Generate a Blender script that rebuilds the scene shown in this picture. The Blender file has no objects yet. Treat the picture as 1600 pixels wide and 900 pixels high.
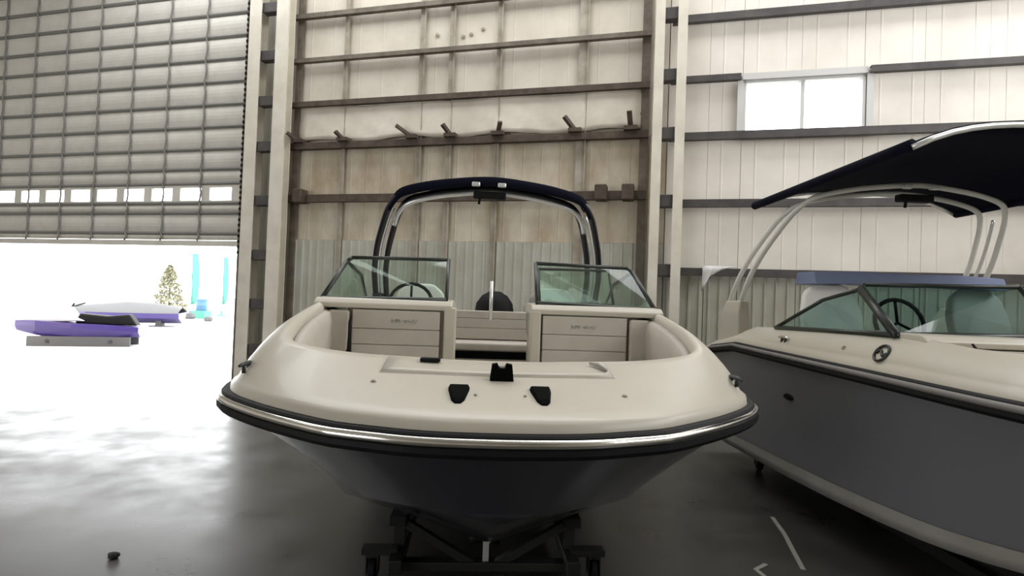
import bpy, bmesh, math, random
from mathutils import Vector, Matrix
from mathutils.bvhtree import BVHTree
random.seed(7)
SC = bpy.context.scene
COL = SC.collection
R = math.radians

# ------------------------------------------------------------------ camera
PITCH, ROLL, CAMZ, FPX = R(1.06), R(2.1), 1.65, 900.0
f = Vector((0, math.cos(PITCH), math.sin(PITCH)))
u0 = Vector((0, -math.sin(PITCH), math.cos(PITCH)))
r0 = Vector((1, 0, 0))
cr = r0 * math.cos(ROLL) + u0 * math.sin(ROLL)
cu = u0 * math.cos(ROLL) - r0 * math.sin(ROLL)
cam_d = bpy.data.cameras.new('camera')
cam_d.sensor_width = 36.0
cam_d.lens = 36.0 * FPX / 1600.0
cam_d.clip_start, cam_d.clip_end = 0.05, 500
cam = bpy.data.objects.new('camera', cam_d)
COL.objects.link(cam)
M = Matrix.Identity(4)
for i in range(3):
    M[i][0], M[i][1], M[i][2] = cr[i], cu[i], -f[i]
M[2][3] = CAMZ
cam.matrix_world = M
SC.camera = cam

# ------------------------------------------------------------------ view, sky, daylight openings
SC.view_settings.view_transform = 'Standard'
SC.view_settings.look = 'None'
SC.view_settings.gamma = 1.0
SC.view_settings.use_curve_mapping = False
SC.view_settings.exposure = 0.0
world = bpy.data.worlds.new('overcast_sky')
SC.world = world
world.use_nodes = True
bg = world.node_tree.nodes['Background']
bg.inputs['Color'].default_value = (0.97, 0.985, 1.0, 1)
bg.inputs['Strength'].default_value = 6.4

# the building stands turned against the camera: its own frame is t (along the back wall), y (outwards), z
WALL_P0, WALL_A = Vector((-4.9, 10.5, 0)), R(-14.8)
WALL_M = Matrix.Translation(WALL_P0) @ Matrix.Rotation(WALL_A, 4, 'Z')
ROOF_Z = 8.4
T0, T1, Y_FRONT = -9.5, 13.5, -19.0
SKYLIGHTS = [(-.5, -2.5), (-5.8, -6.25)]     # strips along t, given as y from / to
SKY_T = (-3.0, 13.0)
SIDE_OPENING = (-1.0, -9.0, 4.0, 6.6)                        # unseen opening added in the right-hand wall for light from the right: y from / to, z from / to
FRONT_OPENING = (-7.5, 0.5, 4.2)                            # unseen front opening behind the camera, sized to light upright faces
DOOR_T0, DOOR_T1 = -6.7, 0.03                            # roller door opening
DOOR_BOTTOM = 2.41

def portal(name, loc, sx, sy, rot):
    l = bpy.data.lights.new(name, 'AREA')
    l.shape = 'RECTANGLE'
    l.size, l.size_y = sx, sy
    l.cycles.is_portal = True
    o = bpy.data.objects.new(name, l)
    COL.objects.link(o)
    o.matrix_world = WALL_M @ Matrix.Translation(loc) @ rot.to_4x4()
for a, b in SKYLIGHTS:
    portal('skylight_portal', ((SKY_T[0] + SKY_T[1]) / 2, (a + b) / 2, ROOF_Z + .05), SKY_T[1] - SKY_T[0], abs(a - b), Matrix.Identity(3))
portal('door_portal', ((DOOR_T0 + DOOR_T1) / 2, .1, DOOR_BOTTOM / 2), DOOR_T1 - DOOR_T0, DOOR_BOTTOM, Matrix.Rotation(R(-90), 3, 'X'))
portal('side_portal', (T1 + .12, (SIDE_OPENING[0] + SIDE_OPENING[1]) / 2, (SIDE_OPENING[2] + SIDE_OPENING[3]) / 2), SIDE_OPENING[3] - SIDE_OPENING[2], SIDE_OPENING[0] - SIDE_OPENING[1], Matrix.Rotation(R(90), 3, 'Y'))
portal('front_portal', ((FRONT_OPENING[0] + FRONT_OPENING[1]) / 2, Y_FRONT - .1, FRONT_OPENING[2] / 2), FRONT_OPENING[1] - FRONT_OPENING[0], FRONT_OPENING[2], Matrix.Rotation(R(90), 3, 'X'))

# ------------------------------------------------------------------ materials
def mat(name, col, rough=.5, metal=0.0, col2=None, scale=5.0, bump=0.0, bscale=40.0, coat=0.0, spec=.5, stretch=(1, 1, 1), rough2=None, detail=4, lo=.35, hi=.65):
    m = bpy.data.materials.new(name)
    m.use_nodes = True
    nt = m.node_tree
    p = nt.nodes['Principled BSDF']
    p.inputs['Base Color'].default_value = (*col, 1)
    p.inputs['Roughness'].default_value = rough
    p.inputs['Metallic'].default_value = metal
    p.inputs['Specular IOR Level'].default_value = spec
    p.inputs['Coat Weight'].default_value = coat
    p.inputs['Coat Roughness'].default_value = .05
    if col2 or bump or rough2 is not None:
        tc = nt.nodes.new('ShaderNodeTexCoord')
        mp = nt.nodes.new('ShaderNodeMapping')
        mp.inputs['Scale'].default_value = stretch
        nt.links.new(tc.outputs['Object'], mp.inputs['Vector'])
    if col2 or rough2 is not None:
        n = nt.nodes.new('ShaderNodeTexNoise')
        n.inputs['Scale'].default_value = scale
        n.inputs['Detail'].default_value = detail
        n.inputs['Roughness'].default_value = .6
        nt.links.new(mp.outputs['Vector'], n.inputs['Vector'])
        rp = nt.nodes.new('ShaderNodeValToRGB')
        rp.color_ramp.elements[0].position, rp.color_ramp.elements[1].position = lo, hi
        nt.links.new(n.outputs['Fac'], rp.inputs['Fac'])
        if col2:
            rp.color_ramp.elements[0].color, rp.color_ramp.elements[1].color = (*col, 1), (*col2, 1)
            nt.links.new(rp.outputs['Color'], p.inputs['Base Color'])
        if rough2 is not None:
            mr = nt.nodes.new('ShaderNodeMapRange')
            mr.inputs['From Min'].default_value, mr.inputs['From Max'].default_value = lo, hi
            mr.inputs['To Min'].default_value, mr.inputs['To Max'].default_value = rough, rough2
            nt.links.new(n.outputs['Fac'], mr.inputs['Value'])
            nt.links.new(mr.outputs['Result'], p.inputs['Roughness'])
    if bump:
        n2 = nt.nodes.new('ShaderNodeTexNoise')
        n2.inputs['Scale'].default_value = bscale
        n2.inputs['Detail'].default_value = 3
        nt.links.new(mp.outputs['Vector'], n2.inputs['Vector'])
        bp = nt.nodes.new('ShaderNodeBump')
        bp.inputs['Strength'].default_value = bump
        bp.inputs['Distance'].default_value = .02
        nt.links.new(n2.outputs['Fac'], bp.inputs['Height'])
        nt.links.new(bp.outputs['Normal'], p.inputs['Normal'])
    return m

def glass_mat(name, tint, refl=.04):
    m = bpy.data.materials.new(name)
    m.use_nodes = True
    nt = m.node_tree
    for n in list(nt.nodes):
        nt.nodes.remove(n)
    out = nt.nodes.new('ShaderNodeOutputMaterial')
    mix = nt.nodes.new('ShaderNodeMixShader')
    tr = nt.nodes.new('ShaderNodeBsdfTransparent')
    tr.inputs['Color'].default_value = (*tint, 1)
    gl = nt.nodes.new('ShaderNodeBsdfGlossy')
    gl.inputs['Roughness'].default_value = .02
    fr = nt.nodes.new('ShaderNodeLayerWeight')
    fr.inputs['Blend'].default_value = .5
    pw = nt.nodes.new('ShaderNodeMath')
    pw.operation = 'POWER'
    pw.inputs[1].default_value = 5
    nt.links.new(fr.outputs['Facing'], pw.inputs[0])
    ad = nt.nodes.new('ShaderNodeMath')
    ad.operation = 'ADD'
    ad.use_clamp = True
    ad.inputs[1].default_value = refl
    nt.links.new(pw.outputs[0], ad.inputs[0])
    nt.links.new(ad.outputs[0], mix.inputs[0])
    nt.links.new(tr.outputs[0], mix.inputs[1])
    nt.links.new(gl.outputs[0], mix.inputs[2])
    nt.links.new(mix.outputs[0], out.inputs[0])
    return m

MT = dict(
    floor=mat('polished_concrete', (.054, .052, .046), .24, col2=(.088, .085, .076), scale=1.7, rough2=.46, bump=.06, bscale=3, spec=.55, detail=8, lo=.3, hi=.7),
    ground=mat('yard_concrete', (.62, .61, .60), .8, col2=(.72, .71, .70), scale=.8),
    panel_up=mat('cream_sheet', (.66, .60, .51), .6, col2=(.54, .485, .40), scale=1.3, detail=7, bump=.12, bscale=3),
    panel_mid=mat('stained_sheet', (.60, .54, .43), .6, col2=(.37, .29, .19), scale=1.5, lo=.38, hi=.66, stretch=(1, 1, .5), bump=.12, bscale=4, detail=6),
    panel_low=mat('grey_ribbed_sheet', (.46, .45, .39), .55, col2=(.39, .37, .30), scale=1.6),
    panel_right=mat('pale_grey_sheet', (.76, .71, .635), .6, col2=(.67, .62, .55), scale=1.2),
    girt_brown=mat('rusty_girt_steel', (.045, .029, .018), .7, col2=(.085, .062, .042), scale=6),
    girt_pale=mat('dusty_girt_steel', (.17, .14, .105), .7, col2=(.10, .08, .06), scale=5),
    girt_dark=mat('dark_girt_steel', (.045, .04, .04), .6, col2=(.075, .065, .06), scale=5),
    stud=mat('stud_steel', (.40, .36, .29), .6, col2=(.27, .23, .17), scale=4),
    column=mat('cream_column_paint', (.70, .66, .56), .45, col2=(.62, .57, .48), scale=3),
    column_grey=mat('grey_column_paint', (.46, .43, .38), .5, col2=(.40, .37, .33), scale=3),
    slat=mat('shutter_slat_paint', (.66, .63, .57), .5, col2=(.60, .57, .51), scale=4),
    slat_joint=mat('shutter_joint_steel', (.20, .19, .175), .5),
    black=mat('black_plastic', (.008, .008, .008), .65, spec=.15),
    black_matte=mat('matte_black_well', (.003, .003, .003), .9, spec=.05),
    black_rubber=mat('black_rubber', (.008, .008, .009), .6, spec=.2),
    chrome=mat('polished_steel', (.80, .78, .74), .14, metal=1.0),
    alu=mat('brushed_aluminium', (.78, .78, .77), .3, metal=.6),
    gel=mat('white_gelcoat', (.56, .52, .435), .36, coat=.08, spec=.35, col2=(.535, .495, .41), scale=1.5),
    vinyl=mat('beige_vinyl', (.50, .46, .39), .5, col2=(.46, .42, .36), scale=8),
    vinyl_white=mat('white_vinyl', (.80, .78, .73), .45),
    vinyl_grey=mat('grey_vinyl', (.34, .33, .30), .5),
    navy=mat('navy_gelcoat', (.026, .028, .036), .16, coat=.6),
    charcoal=mat('charcoal_gelcoat', (.22, .222, .24), .22, coat=.4),
    bottom_white=mat('white_bottom_paint', (.50, .48, .43), .45, col2=(.42, .40, .35), scale=3),
    canvas=mat('navy_canvas', (.006, .006, .014), .85, bump=.1, bscale=200, spec=.08),
    canvas_blue=mat('blue_canvas', (.20, .23, .36), .8, bump=.1, bscale=200),
    tower_backlit=mat('backlit_tower_coat', (.014, .014, .018), .3),  # backlit darkness put into the near boat's tower colour
    tower_white=mat('white_powder_coat', (.72, .70, .65), .3),
    frame=mat('dark_window_frame', (.020, .024, .018), .4),
    glass=glass_mat('tinted_glass', (.86, .93, .89)),
    glass_dark=glass_mat('dark_tinted_glass', (.62, .76, .74), .06),
    pane=glass_mat('clear_pane', (.95, .97, .96), .02),
    winframe=mat('window_frame_paint', (.55, .54, .52), .5),
    roof=mat('roof_sheet', (.55, .53, .48), .6),
    steel_black=mat('black_steel', (.015, .015, .015), .45),
    carpet=mat('black_carpet', (.01, .01, .01), .95),
    tarp=mat('pale_plastic_sheet', (.72, .70, .68), .4),
    strap=mat('pale_webbing', (.40, .39, .34), .8),
    teal=mat('teal_fabric', (.07, .26, .20), .7),
    blue=mat('blue_fabric', (.07, .16, .26), .7),
    purple=mat('purple_gelcoat', (.035, .02, .12), .3),
    ski_white=mat('white_ski_gelcoat', (.5, .5, .52), .3),
    leaf=mat('olive_leaves', (.17, .17, .11), .8, col2=(.24, .23, .14), scale=8),
    bark=mat('grey_bark', (.10, .08, .06), .9),
    tarp_grey=mat('grey_tarp', (.085, .085, .085), .8),
    stone=mat('dark_stone', (.03, .03, .03), .9),
    red_pale=mat('faded_red_paint', (.35, .12, .10), .7),
)

# ------------------------------------------------------------------ mesh helpers
def empty(name, loc=(0, 0, 0), rz=0.0, parent=None):
    o = bpy.data.objects.new(name, None)
    COL.objects.link(o)
    o.empty_display_size = .2
    o.location = loc
    o.rotation_euler = (0, 0, rz)
    o.parent = parent
    return o

def tag(o, label=None, cat=None, group=None, kind=None):
    for k, v in (('label', label), ('category', cat), ('group', group), ('kind', kind)):
        if v:
            o[k] = v
    return o

def mk(name, V, F, m, parent=None, smooth=False, bevel=0.0, seg=2, weld=False):
    me = bpy.data.meshes.new(name)
    bm = bmesh.new()
    vs = [bm.verts.new(v) for v in V]
    for fc in F:
        try:
            bm.faces.new([vs[i] for i in fc])
        except ValueError:
            pass
    if weld:
        bmesh.ops.remove_doubles(bm, verts=bm.verts, dist=1e-5)
    bmesh.ops.recalc_face_normals(bm, faces=bm.faces)
    if bevel:
        bmesh.ops.bevel(bm, geom=list(bm.edges), offset=bevel, segments=seg, profile=.5, affect='EDGES')
    bm.to_mesh(me)
    bm.free()
    if smooth:
        me.polygons.foreach_set('use_smooth', [True] * len(me.polygons))
    me.materials.append(MT[m])
    o = bpy.data.objects.new(name, me)
    COL.objects.link(o)
    o.parent = parent
    return o

def boxvf(x0, x1, y0, y1, z0, z1):
    V = [(x0, y0, z0), (x1, y0, z0), (x1, y1, z0), (x0, y1, z0), (x0, y0, z1), (x1, y0, z1), (x1, y1, z1), (x0, y1, z1)]
    F = [(0, 3, 2, 1), (4, 5, 6, 7), (0, 1, 5, 4), (1, 2, 6, 5), (2, 3, 7, 6), (3, 0, 4, 7)]
    return V, F

def box(name, b, m, parent=None, bevel=0.0, seg=2, smooth=False):
    V, F = boxvf(*b)
    return mk(name, V, F, m, parent, bevel=bevel, seg=seg, smooth=smooth)

def merge(*vfs):
    V, F = [], []
    for v, fc in vfs:
        n = len(V)
        V += list(v)
        F += [tuple(i + n for i in q) for q in fc]
    return V, F

def tubevf(pts, r, n=10, caps=True, closed=False):
    pts = [Vector(p) for p in pts]
    N = len(pts)
    rr = r if isinstance(r, (list, tuple)) else [r] * N
    V, F = [], []
    prev = None
    for i, p in enumerate(pts):
        if closed:
            t = (pts[(i + 1) % N] - pts[i - 1]).normalized()
        else:
            t = (pts[min(i + 1, N - 1)] - pts[max(i - 1, 0)]).normalized()
        if prev is None:
            a = Vector((0, 0, 1)) if abs(t.z) < .9 else Vector((1, 0, 0))
            x = t.cross(a).normalized()
        else:
            x = (prev - t * prev.dot(t)).normalized()
        prev = x
        y = t.cross(x)
        for k in range(n):
            an = 2 * math.pi * k / n
            V.append(p + (x * math.cos(an) + y * math.sin(an)) * rr[i])
    for i in range(N if closed else N - 1):
        j = (i + 1) % N
        for k in range(n):
            F.append((i * n + k, i * n + (k + 1) % n, j * n + (k + 1) % n, j * n + k))
    if caps and not closed:
        F.append(tuple(range(n))[::-1])
        F.append(tuple(range((N - 1) * n, N * n)))
    return V, F

def tube(name, pts, r, m, parent=None, n=10, closed=False):
    V, F = tubevf(pts, r, n, True, closed)
    return mk(name, V, F, m, parent, smooth=True)

def barvf(a, b, w, h, up=(0, 0, 1)):
    a, b = Vector(a), Vector(b)
    d = (b - a).normalized()
    up = Vector(up)
    if abs(d.dot(up)) > .98:
        up = Vector((0, 1, 0))
    x = d.cross(up).normalized()
    y = x.cross(d)
    V = []
    for p in (a, b):
        for sx, sy in ((-1, -1), (1, -1), (1, 1), (-1, 1)):
            V.append(p + x * sx * w / 2 + y * sy * h / 2)
    return V, [(0, 1, 2, 3), (7, 6, 5, 4), (0, 4, 5, 1), (1, 5, 6, 2), (2, 6, 7, 3), (3, 7, 4, 0)]

def bar(name, a, b, w, h, m, parent=None, up=(0, 0, 1), bevel=0.0):
    V, F = barvf(a, b, w, h, up)
    return mk(name, V, F, m, parent, bevel=bevel)

def gridvf(rows, closed_u=False):
    """rows: list of equally long point lists"""
    V = [p for rw in rows for p in rw]
    n = len(rows[0])
    F = []
    for i in range(len(rows) - 1):
        for k in range(n if closed_u else n - 1):
            F.append((i * n + k, i * n + (k + 1) % n, (i + 1) * n + (k + 1) % n, (i + 1) * n + k))
    return V, F

def prismvf(poly, axis, a, b):
    """poly of 2D points extruded along axis (0,1,2) from a to b; the other two axes in order"""
    def P(q, w):
        v = [0, 0, 0]
        o = [i for i in range(3) if i != axis]
        v[o[0]], v[o[1]], v[axis] = q[0], q[1], w
        return tuple(v)
    n = len(poly)
    V = [P(q, a) for q in poly] + [P(q, b) for q in poly]
    F = [tuple(range(n)), tuple(range(2 * n - 1, n - 1, -1))]
    F += [(i, (i + 1) % n, n + (i + 1) % n, n + i) for i in range(n)]
    return V, F

def lathevf(prof, c, n=16):
    V, F = [], []
    for r, z in prof:
        for k in range(n):
            a = 2 * math.pi * k / n
            V.append((c[0] + r * math.cos(a), c[1] + r * math.sin(a), c[2] + z))
    for i in range(len(prof) - 1):
        for k in range(n):
            F.append((i * n + k, i * n + (k + 1) % n, (i + 1) * n + (k + 1) % n, (i + 1) * n + k))
    F.append(tuple(range(n))[::-1])
    F.append(tuple(range((len(prof) - 1) * n, len(prof) * n)))
    return V, F

def pchip(xs, ys, x):
    n = len(xs)
    h = [xs[i + 1] - xs[i] for i in range(n - 1)]
    d = [(ys[i + 1] - ys[i]) / h[i] for i in range(n - 1)]
    m = [0.0] * n
    for i in range(1, n - 1):
        if d[i - 1] * d[i] > 0:
            w1, w2 = 2 * h[i] + h[i - 1], h[i] + 2 * h[i - 1]
            m[i] = (w1 + w2) / (w1 / d[i - 1] + w2 / d[i])
    m[0], m[-1] = d[0], d[-1]
    x = min(max(x, xs[0]), xs[-1])
    i = 0
    while i < n - 2 and x > xs[i + 1]:
        i += 1
    t = (x - xs[i]) / h[i]
    return ((1 + 2 * t) * (1 - t) ** 2 * ys[i] + t * (1 - t) ** 2 * h[i] * m[i]
            + t * t * (3 - 2 * t) * ys[i + 1] + t * t * (t - 1) * h[i] * m[i + 1])

# ------------------------------------------------------------------ the building shell (in the wall frame)
def building_root(name, kind='structure'):
    e = empty(name, WALL_P0, WALL_A)
    if kind:
        e['kind'] = kind
    return e

floor = box('floor', (T0, T1, Y_FRONT, 0.0, -.2, 0), 'floor')
floor.location, floor.rotation_euler = WALL_P0, (0, 0, WALL_A)
floor['kind'] = 'structure'
ground = box('ground', (-70, 60, 0.0, 75, -.22, -.02), 'ground')
ground.location, ground.rotation_euler = WALL_P0, (0, 0, WALL_A)
tag(ground, 'pale sunlit concrete yard outside the roller door', None, None, 'structure')

# ceiling: roof sheets between the skylight strips
ceil = building_root('ceiling')
ys = [0.3] + [v for ab in SKYLIGHTS for v in ab] + [Y_FRONT]
for i in range(0, len(ys), 2):
    box('roof_sheet', (T0, T1, ys[i + 1], ys[i], ROOF_Z, ROOF_Z + .1), 'roof', ceil)
for a, b in SKYLIGHTS:
    box('roof_sheet', (T0, SKY_T[0], b, a, ROOF_Z, ROOF_Z + .1), 'roof', ceil)
    box('roof_sheet', (SKY_T[1], T1, b, a, ROOF_Z, ROOF_Z + .1), 'roof', ceil)
wl = building_root('wall_left')
box('wall_panel', (T0 - .1, T0, Y_FRONT, 0.2, 0, ROOF_Z), 'panel_right', wl)
wr = building_root('wall_right')
for b in ((Y_FRONT, SIDE_OPENING[1], 0, ROOF_Z), (SIDE_OPENING[0], .2, 0, ROOF_Z), (SIDE_OPENING[1], SIDE_OPENING[0], 0, SIDE_OPENING[2]), (SIDE_OPENING[1], SIDE_OPENING[0], SIDE_OPENING[3], ROOF_Z)):
    box('wall_panel', (T1, T1 + .1, *b), 'panel_right', wr)
wf = building_root('wall_front')
box('wall_panel', (T0, FRONT_OPENING[0], Y_FRONT - .1, Y_FRONT, 0, ROOF_Z), 'panel_right', wf)
box('wall_panel', (FRONT_OPENING[1], T1, Y_FRONT - .1, Y_FRONT, 0, ROOF_Z), 'panel_right', wf)
box('wall_panel', (FRONT_OPENING[0], FRONT_OPENING[1], Y_FRONT - .1, Y_FRONT, FRONT_OPENING[2], ROOF_Z), 'panel_right', wf)

# ---- back wall
wb = building_root('wall_back')
def ribbed(name, t0, t1, z0, z1, m, pitch=.16, rib=.05, depth=.022, y=0.0):
    """profiled sheet: flat pans with raised trapezoid ribs towards the hall"""
    prof = [(t0, y)]
    t = t0 + pitch / 2
    while t + rib / 2 < t1 - .01:
        prof += [(t - rib / 2, y), (t - rib / 4, y - depth), (t + rib / 4, y - depth), (t + rib / 2, y)]
        t += pitch
    prof += [(t1, y)]
    back = [(t1, y + .05), (t0, y + .05)]
    V, F = prismvf(prof + back, 2, z0, z1)
    return mk(name, V, F, m, wb)
for b in ((.55, 8.44, 0, ROOF_Z), (10.02, T1, 0, ROOF_Z), (8.44, 10.02, 0, 4.15), (8.44, 10.02, 4.93, ROOF_Z)):
    box('leak_blocker', (b[0], b[1], .055, .075, b[2], b[3]), 'girt_pale', wb)  # added behind the panels to stop light leaking through their seams
SEAMS_L = [0.55, 1.95, 3.38, 3.91, 4.73, 6.1, 7.40]
for a, b in zip(SEAMS_L, SEAMS_L[1:]):
    j = random.uniform(0, .012)
    ribbed('wall_panel', a, b - .012, 4.19, ROOF_Z, 'panel_up', .45, .03, .004, j)
    ribbed('wall_panel', a, b - .012, 2.56, 4.185, 'panel_mid', .30, .03, .006, j)
    ribbed('wall_panel', a, b - .012, 0, 2.555, 'panel_low', .15, .05, .022, j - .02)
SEAMS_R = [7.40, 7.98, 8.44, 9.22, 10.02, 10.75, 11.5, 12.25, 13.0, T1]
WIN = (8.44, 10.02, 4.15, 4.93)
for a, b in zip(SEAMS_R, SEAMS_R[1:]):
    zs = [(2.14, ROOF_Z)]
    if a >= WIN[0] - .01 and b <= WIN[1] + .01:
        zs = [(2.14, WIN[2]), (WIN[3], ROOF_Z)]
    j = random.uniform(0, .01)
    for z0, z1 in zs:
        ribbed('wall_panel', a, b - .004, z0, z1, 'panel_right', .39, .03, .005, j)
    ribbed('wall_panel', a, b - .01, 0, 2.135, 'panel_low', .15, .05, .022, j)
# left of and above the roller door
ribbed('wall_panel', T0, DOOR_T0, 0, ROOF_Z, 'panel_up', .45, .04, .01)
ribbed('wall_panel', DOOR_T0, .55, 7.9, ROOF_Z, 'panel_up', .45, .04, .01)
ribbed('wall_panel', DOOR_T1 + .02, .55, 0, 7.9, 'panel_low', .25, .05, .01)

def girt(t0, t1, z, m, h=.09, d=.09):
    """C-section girt bolted across the studs"""
    y0, y1 = -.05, -.05 - d
    th = .014
    V, F = prismvf([(y0, z - h / 2), (y1, z - h / 2), (y1, z + h / 2), (y0, z + h / 2),
                    (y0, z + h / 2 - th), (y1 + th, z + h / 2 - th), (y1 + th, z - h / 2 + th), (y0, z - h / 2 + th)], 0, t0, t1)
    # split the concave end caps
    F = [fc for fc in F if len(fc) == 4]
    n = 8
    for o in (0, n):
        F += [tuple(o + k for k in q) for q in ((0, 1, 6, 7), (1, 2, 5, 6), (2, 3, 4, 5))]
    return mk('girt', V, F, m, wb)
for z, m, h in ((6.50, 'girt_pale', .08), (5.71, 'girt_pale', .07), (4.93, 'girt_brown', .09), (4.19, 'girt_brown', .11), (3.27, 'girt_brown', .13), (7.3, 'girt_pale', .08)):
    girt(.92, 7.12, z, m, h)
for z in (5.87, 4.97, 4.125, 3.14, 2.14):
    if abs(z - 4.97) < .01:
        girt(7.42, 8.40, z, 'girt_dark')
        girt(10.06, 13.4, z, 'girt_dark')
    else:
        girt(7.42, 13.4, z, 'girt_dark', .11)
for t, w in ((1.95, .09), (3.38, .10), (3.91, .10), (4.73, .09), (6.1, .15)):
    V, F = merge(boxvf(t - w / 2, t + w / 2, -.05, -.035, 0, ROOF_Z), boxvf(t + w / 2 - .012, t + w / 2, -.085, -.05, 0, ROOF_Z))
    mk('stud', V, F, 'stud', wb)
for t in (1.03, 7.05):
    box('stud', (t - .06, t + .06, -.07, -.02, 0, ROOF_Z), 'girt_pale', wb)
for t in (8.40, 10.07):                                   # jamb studs beside the window
    box('stud', (t - .04, t + .04, -.08, -.02, 4.18, 4.98), 'winframe', wb)

# rusty stub brackets on the girts: a foot plate and a leaning arm
def bracket(t, z, dt, dz, dy):
    a = Vector((t, -.14, z))
    b = a + Vector((dt, dy, dz))
    V, F = merge(barvf(a, b, .07, .05), boxvf(t - .10, t + .10, -.22, -.05, z - .03, z + .03))
    return mk('bracket', V, F, 'girt_brown', wb)
for t, z, dt, dz in ((1.14, 4.27, -.22, .17), (2.02, 4.27, -.12, .15), (3.3, 4.27, -.34, .22), (3.98, 4.27, -.14, .2), (4.78, 4.27, .10, .2), (6.02, 4.27, -.22, .25), (6.86, 4.27, -.03, .30)):
    bracket(t, z, dt * .7, dz * .75, -.14)
for t in (1.22, 6.45, 6.85):
    box('clamp', (t - .09, t + .09, -.26, -.05, 3.18, 3.42), 'girt_brown', wb, bevel=.02)
for t, z in ((3.62, 6.02), (4.08, 5.95), (4.22, 5.98), (4.42, 6.05)):     # dents in the upper sheet
    V, F = lathevf([(.036, 0), (.026, .006), (.008, .008)], (0, 0, 0), 8)
    mk('patch', [(t + x, -.012 - zz, z + y) for x, y, zz in V], F, 'stud', wb)

# loose plastic sheet bunched between two girts of the bay
rows = []
for i in range(9):
    z = 4.28 + .62 * i / 8
    rows.append([(1.1 + 5.9 * k / 40, -.055 - .035 * abs(math.sin(k * .9 + i * .6)) * (1 - i / 9) - .01, z + .03 * math.sin(k * .55)) for k in range(41)])
V, F = gridvf(rows)
pl = mk('plastic_sheet', V, F, 'panel_up', wb, smooth=True)
s = pl.modifiers.new('thickness', 'SOLIDIFY')
s.thickness = .004

fl = mk('tarp_flap', *gridvf([[(7.94 + .52 * a - .40 * a * b * .9, -.24 - .02 * math.sin(5 * a + 3 * b), 2.22 - .36 * b * (1 - a * .9)) for a in (0, .25, .5, .75, 1)] for b in (0, .25, .5, .75, 1)]), 'tarp', None, smooth=True)
fl.location, fl.rotation_euler = WALL_P0, (0, 0, WALL_A)
s = fl.modifiers.new('thickness', 'SOLIDIFY')
s.thickness = .006
tag(fl, 'small white triangular tarp flap hanging from the low girt by the right column', 'tarp')

# window in the right bay
win = building_root('window_1')
w0, w1, z0, z1 = WIN
for b in ((w0, w1, z0, z0 + .04), (w0, w1, z1 - .04, z1), (w0, w0 + .04, z0, z1), (w1 - .04, w1, z0, z1)):
    box('window_frame', (b[0], b[1], -.06, .06, b[2], b[3]), 'winframe', win)
tm = 9.23
box('mullion', (tm - .025, tm + .025, -.04, .05, z0 + .04, z1 - .04), 'winframe', win)
for a, b in ((w0 + .04, tm - .025), (tm + .025, w1 - .04)):
    box('pane', (a, b, .005, .011, z0 + .04, z1 - .04), 'pane', win)
box('window_hood', (w0 - .02, w1 + .02, -.1, -.06, z1 + .0, z1 + .09), 'winframe', win)

# roller door
door = building_root('door_1')
JZ = [2.64, 3.02, 3.20, 3.56, 3.83, 4.20, 4.61, 5.02, 5.44, 5.86, 6.28, 6.70, 7.12, 7.54, 7.9]
DY = -.10
def slat(z0, z1, holes=None):
    prof = []
    for k in range(7):
        a = k / 6
        prof.append((DY - .035 * math.sin(math.pi * a), z0 + (z1 - z0) * a))
    back = [(DY + .03, z1), (DY + .03, z0)]
    if not holes:
        V, F = prismvf(prof + back, 0, DOOR_T0, DOOR_T1)
        return mk('slat', V, F, 'slat', door)
    # vision slat: bars round the openings
    vf = [boxvf(DOOR_T0, DOOR_T1, DY - .03, DY + .02, z0, 3.25), boxvf(DOOR_T0, DOOR_T1, DY - .03, DY + .02, 3.49, z1)]
    e = [DOOR_T0] + [v for h in holes for v in h] + [DOOR_T1]
    for a, b in zip(e[::2], e[1::2]):
        vf.append(boxvf(a, b, DY - .03, DY + .02, 3.25, 3.49))
    V, F = merge(*vf)
    o = mk('slat', V, F, 'slat', door)
    for a, b in holes:
        box('vision_pane', (a, b, DY - .008, DY - .002, 3.25, 3.49), 'pane', o)
    return o
holes = []
t = -.23
while t - .48 > DOOR_T0 + .1:
    holes.append((t - .48, t))
    t -= .66
holes = holes[::-1]
zz = [DOOR_BOTTOM + .1] + JZ
for a, b in zip(zz, zz[1:]):
    slat(a + .012, b - .012, holes if abs(a - 3.20) < .01 else None)
for z in JZ[:-1]:
    V, F = prismvf([(DY + .02, z - .035), (DY - .03, z - .03), (DY - .045, z), (DY - .03, z + .03), (DY + .02, z + .035)], 0, DOOR_T0, DOOR_T1)
    mk('joint_bar', V, F, 'slat_joint', door)
box('bottom_bar', (DOOR_T0, DOOR_T1, DY - .05, DY + .05, DOOR_BOTTOM, DOOR_BOTTOM + .1), 'slat', door, bevel=.012)
for k in range(8):                                          # wavy tie cords down the curtain
    t = -.92 - .84 * k
    if t < DOOR_T0 + .2:
        break
    pts = []
    for a, b in zip(zz, zz[1:]):
        for q in range(4):
            s_ = q / 4
            pts.append((t + .045 * math.sin(math.pi * s_), DY - .052 - .01 * math.sin(math.pi * s_), a + (b - a) * s_))
    tube('tie_cord', pts, .017, 'slat_joint', door, 6)
V, F = merge(boxvf(DOOR_T1 - .05, DOOR_T1 + .03, -.17, -.145, 0, 8), boxvf(DOOR_T1 + .005, DOOR_T1 + .03, -.145, -.02, 0, 8))
mk('guide_rail', V, F, 'girt_pale', door)
for k in range(58):
    z = 2.3 + k * .098
    o = box('end_lock', (DOOR_T1 - .035, DOOR_T1 + .02, -.20, -.172, z - .022, z + .022), 'black', door) if k == 0 else None
    if k == 0:
        lock = o
    else:
        c = lock.copy()
        COL.objects.link(c)
        c.parent = door
        c.location = (0, 0, k * .098)
box('shaft_hood', (DOOR_T0 - .2, DOOR_T1 + .2, -.7, .0, 7.9, 8.35), 'slat', door, bevel=.04)

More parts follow.
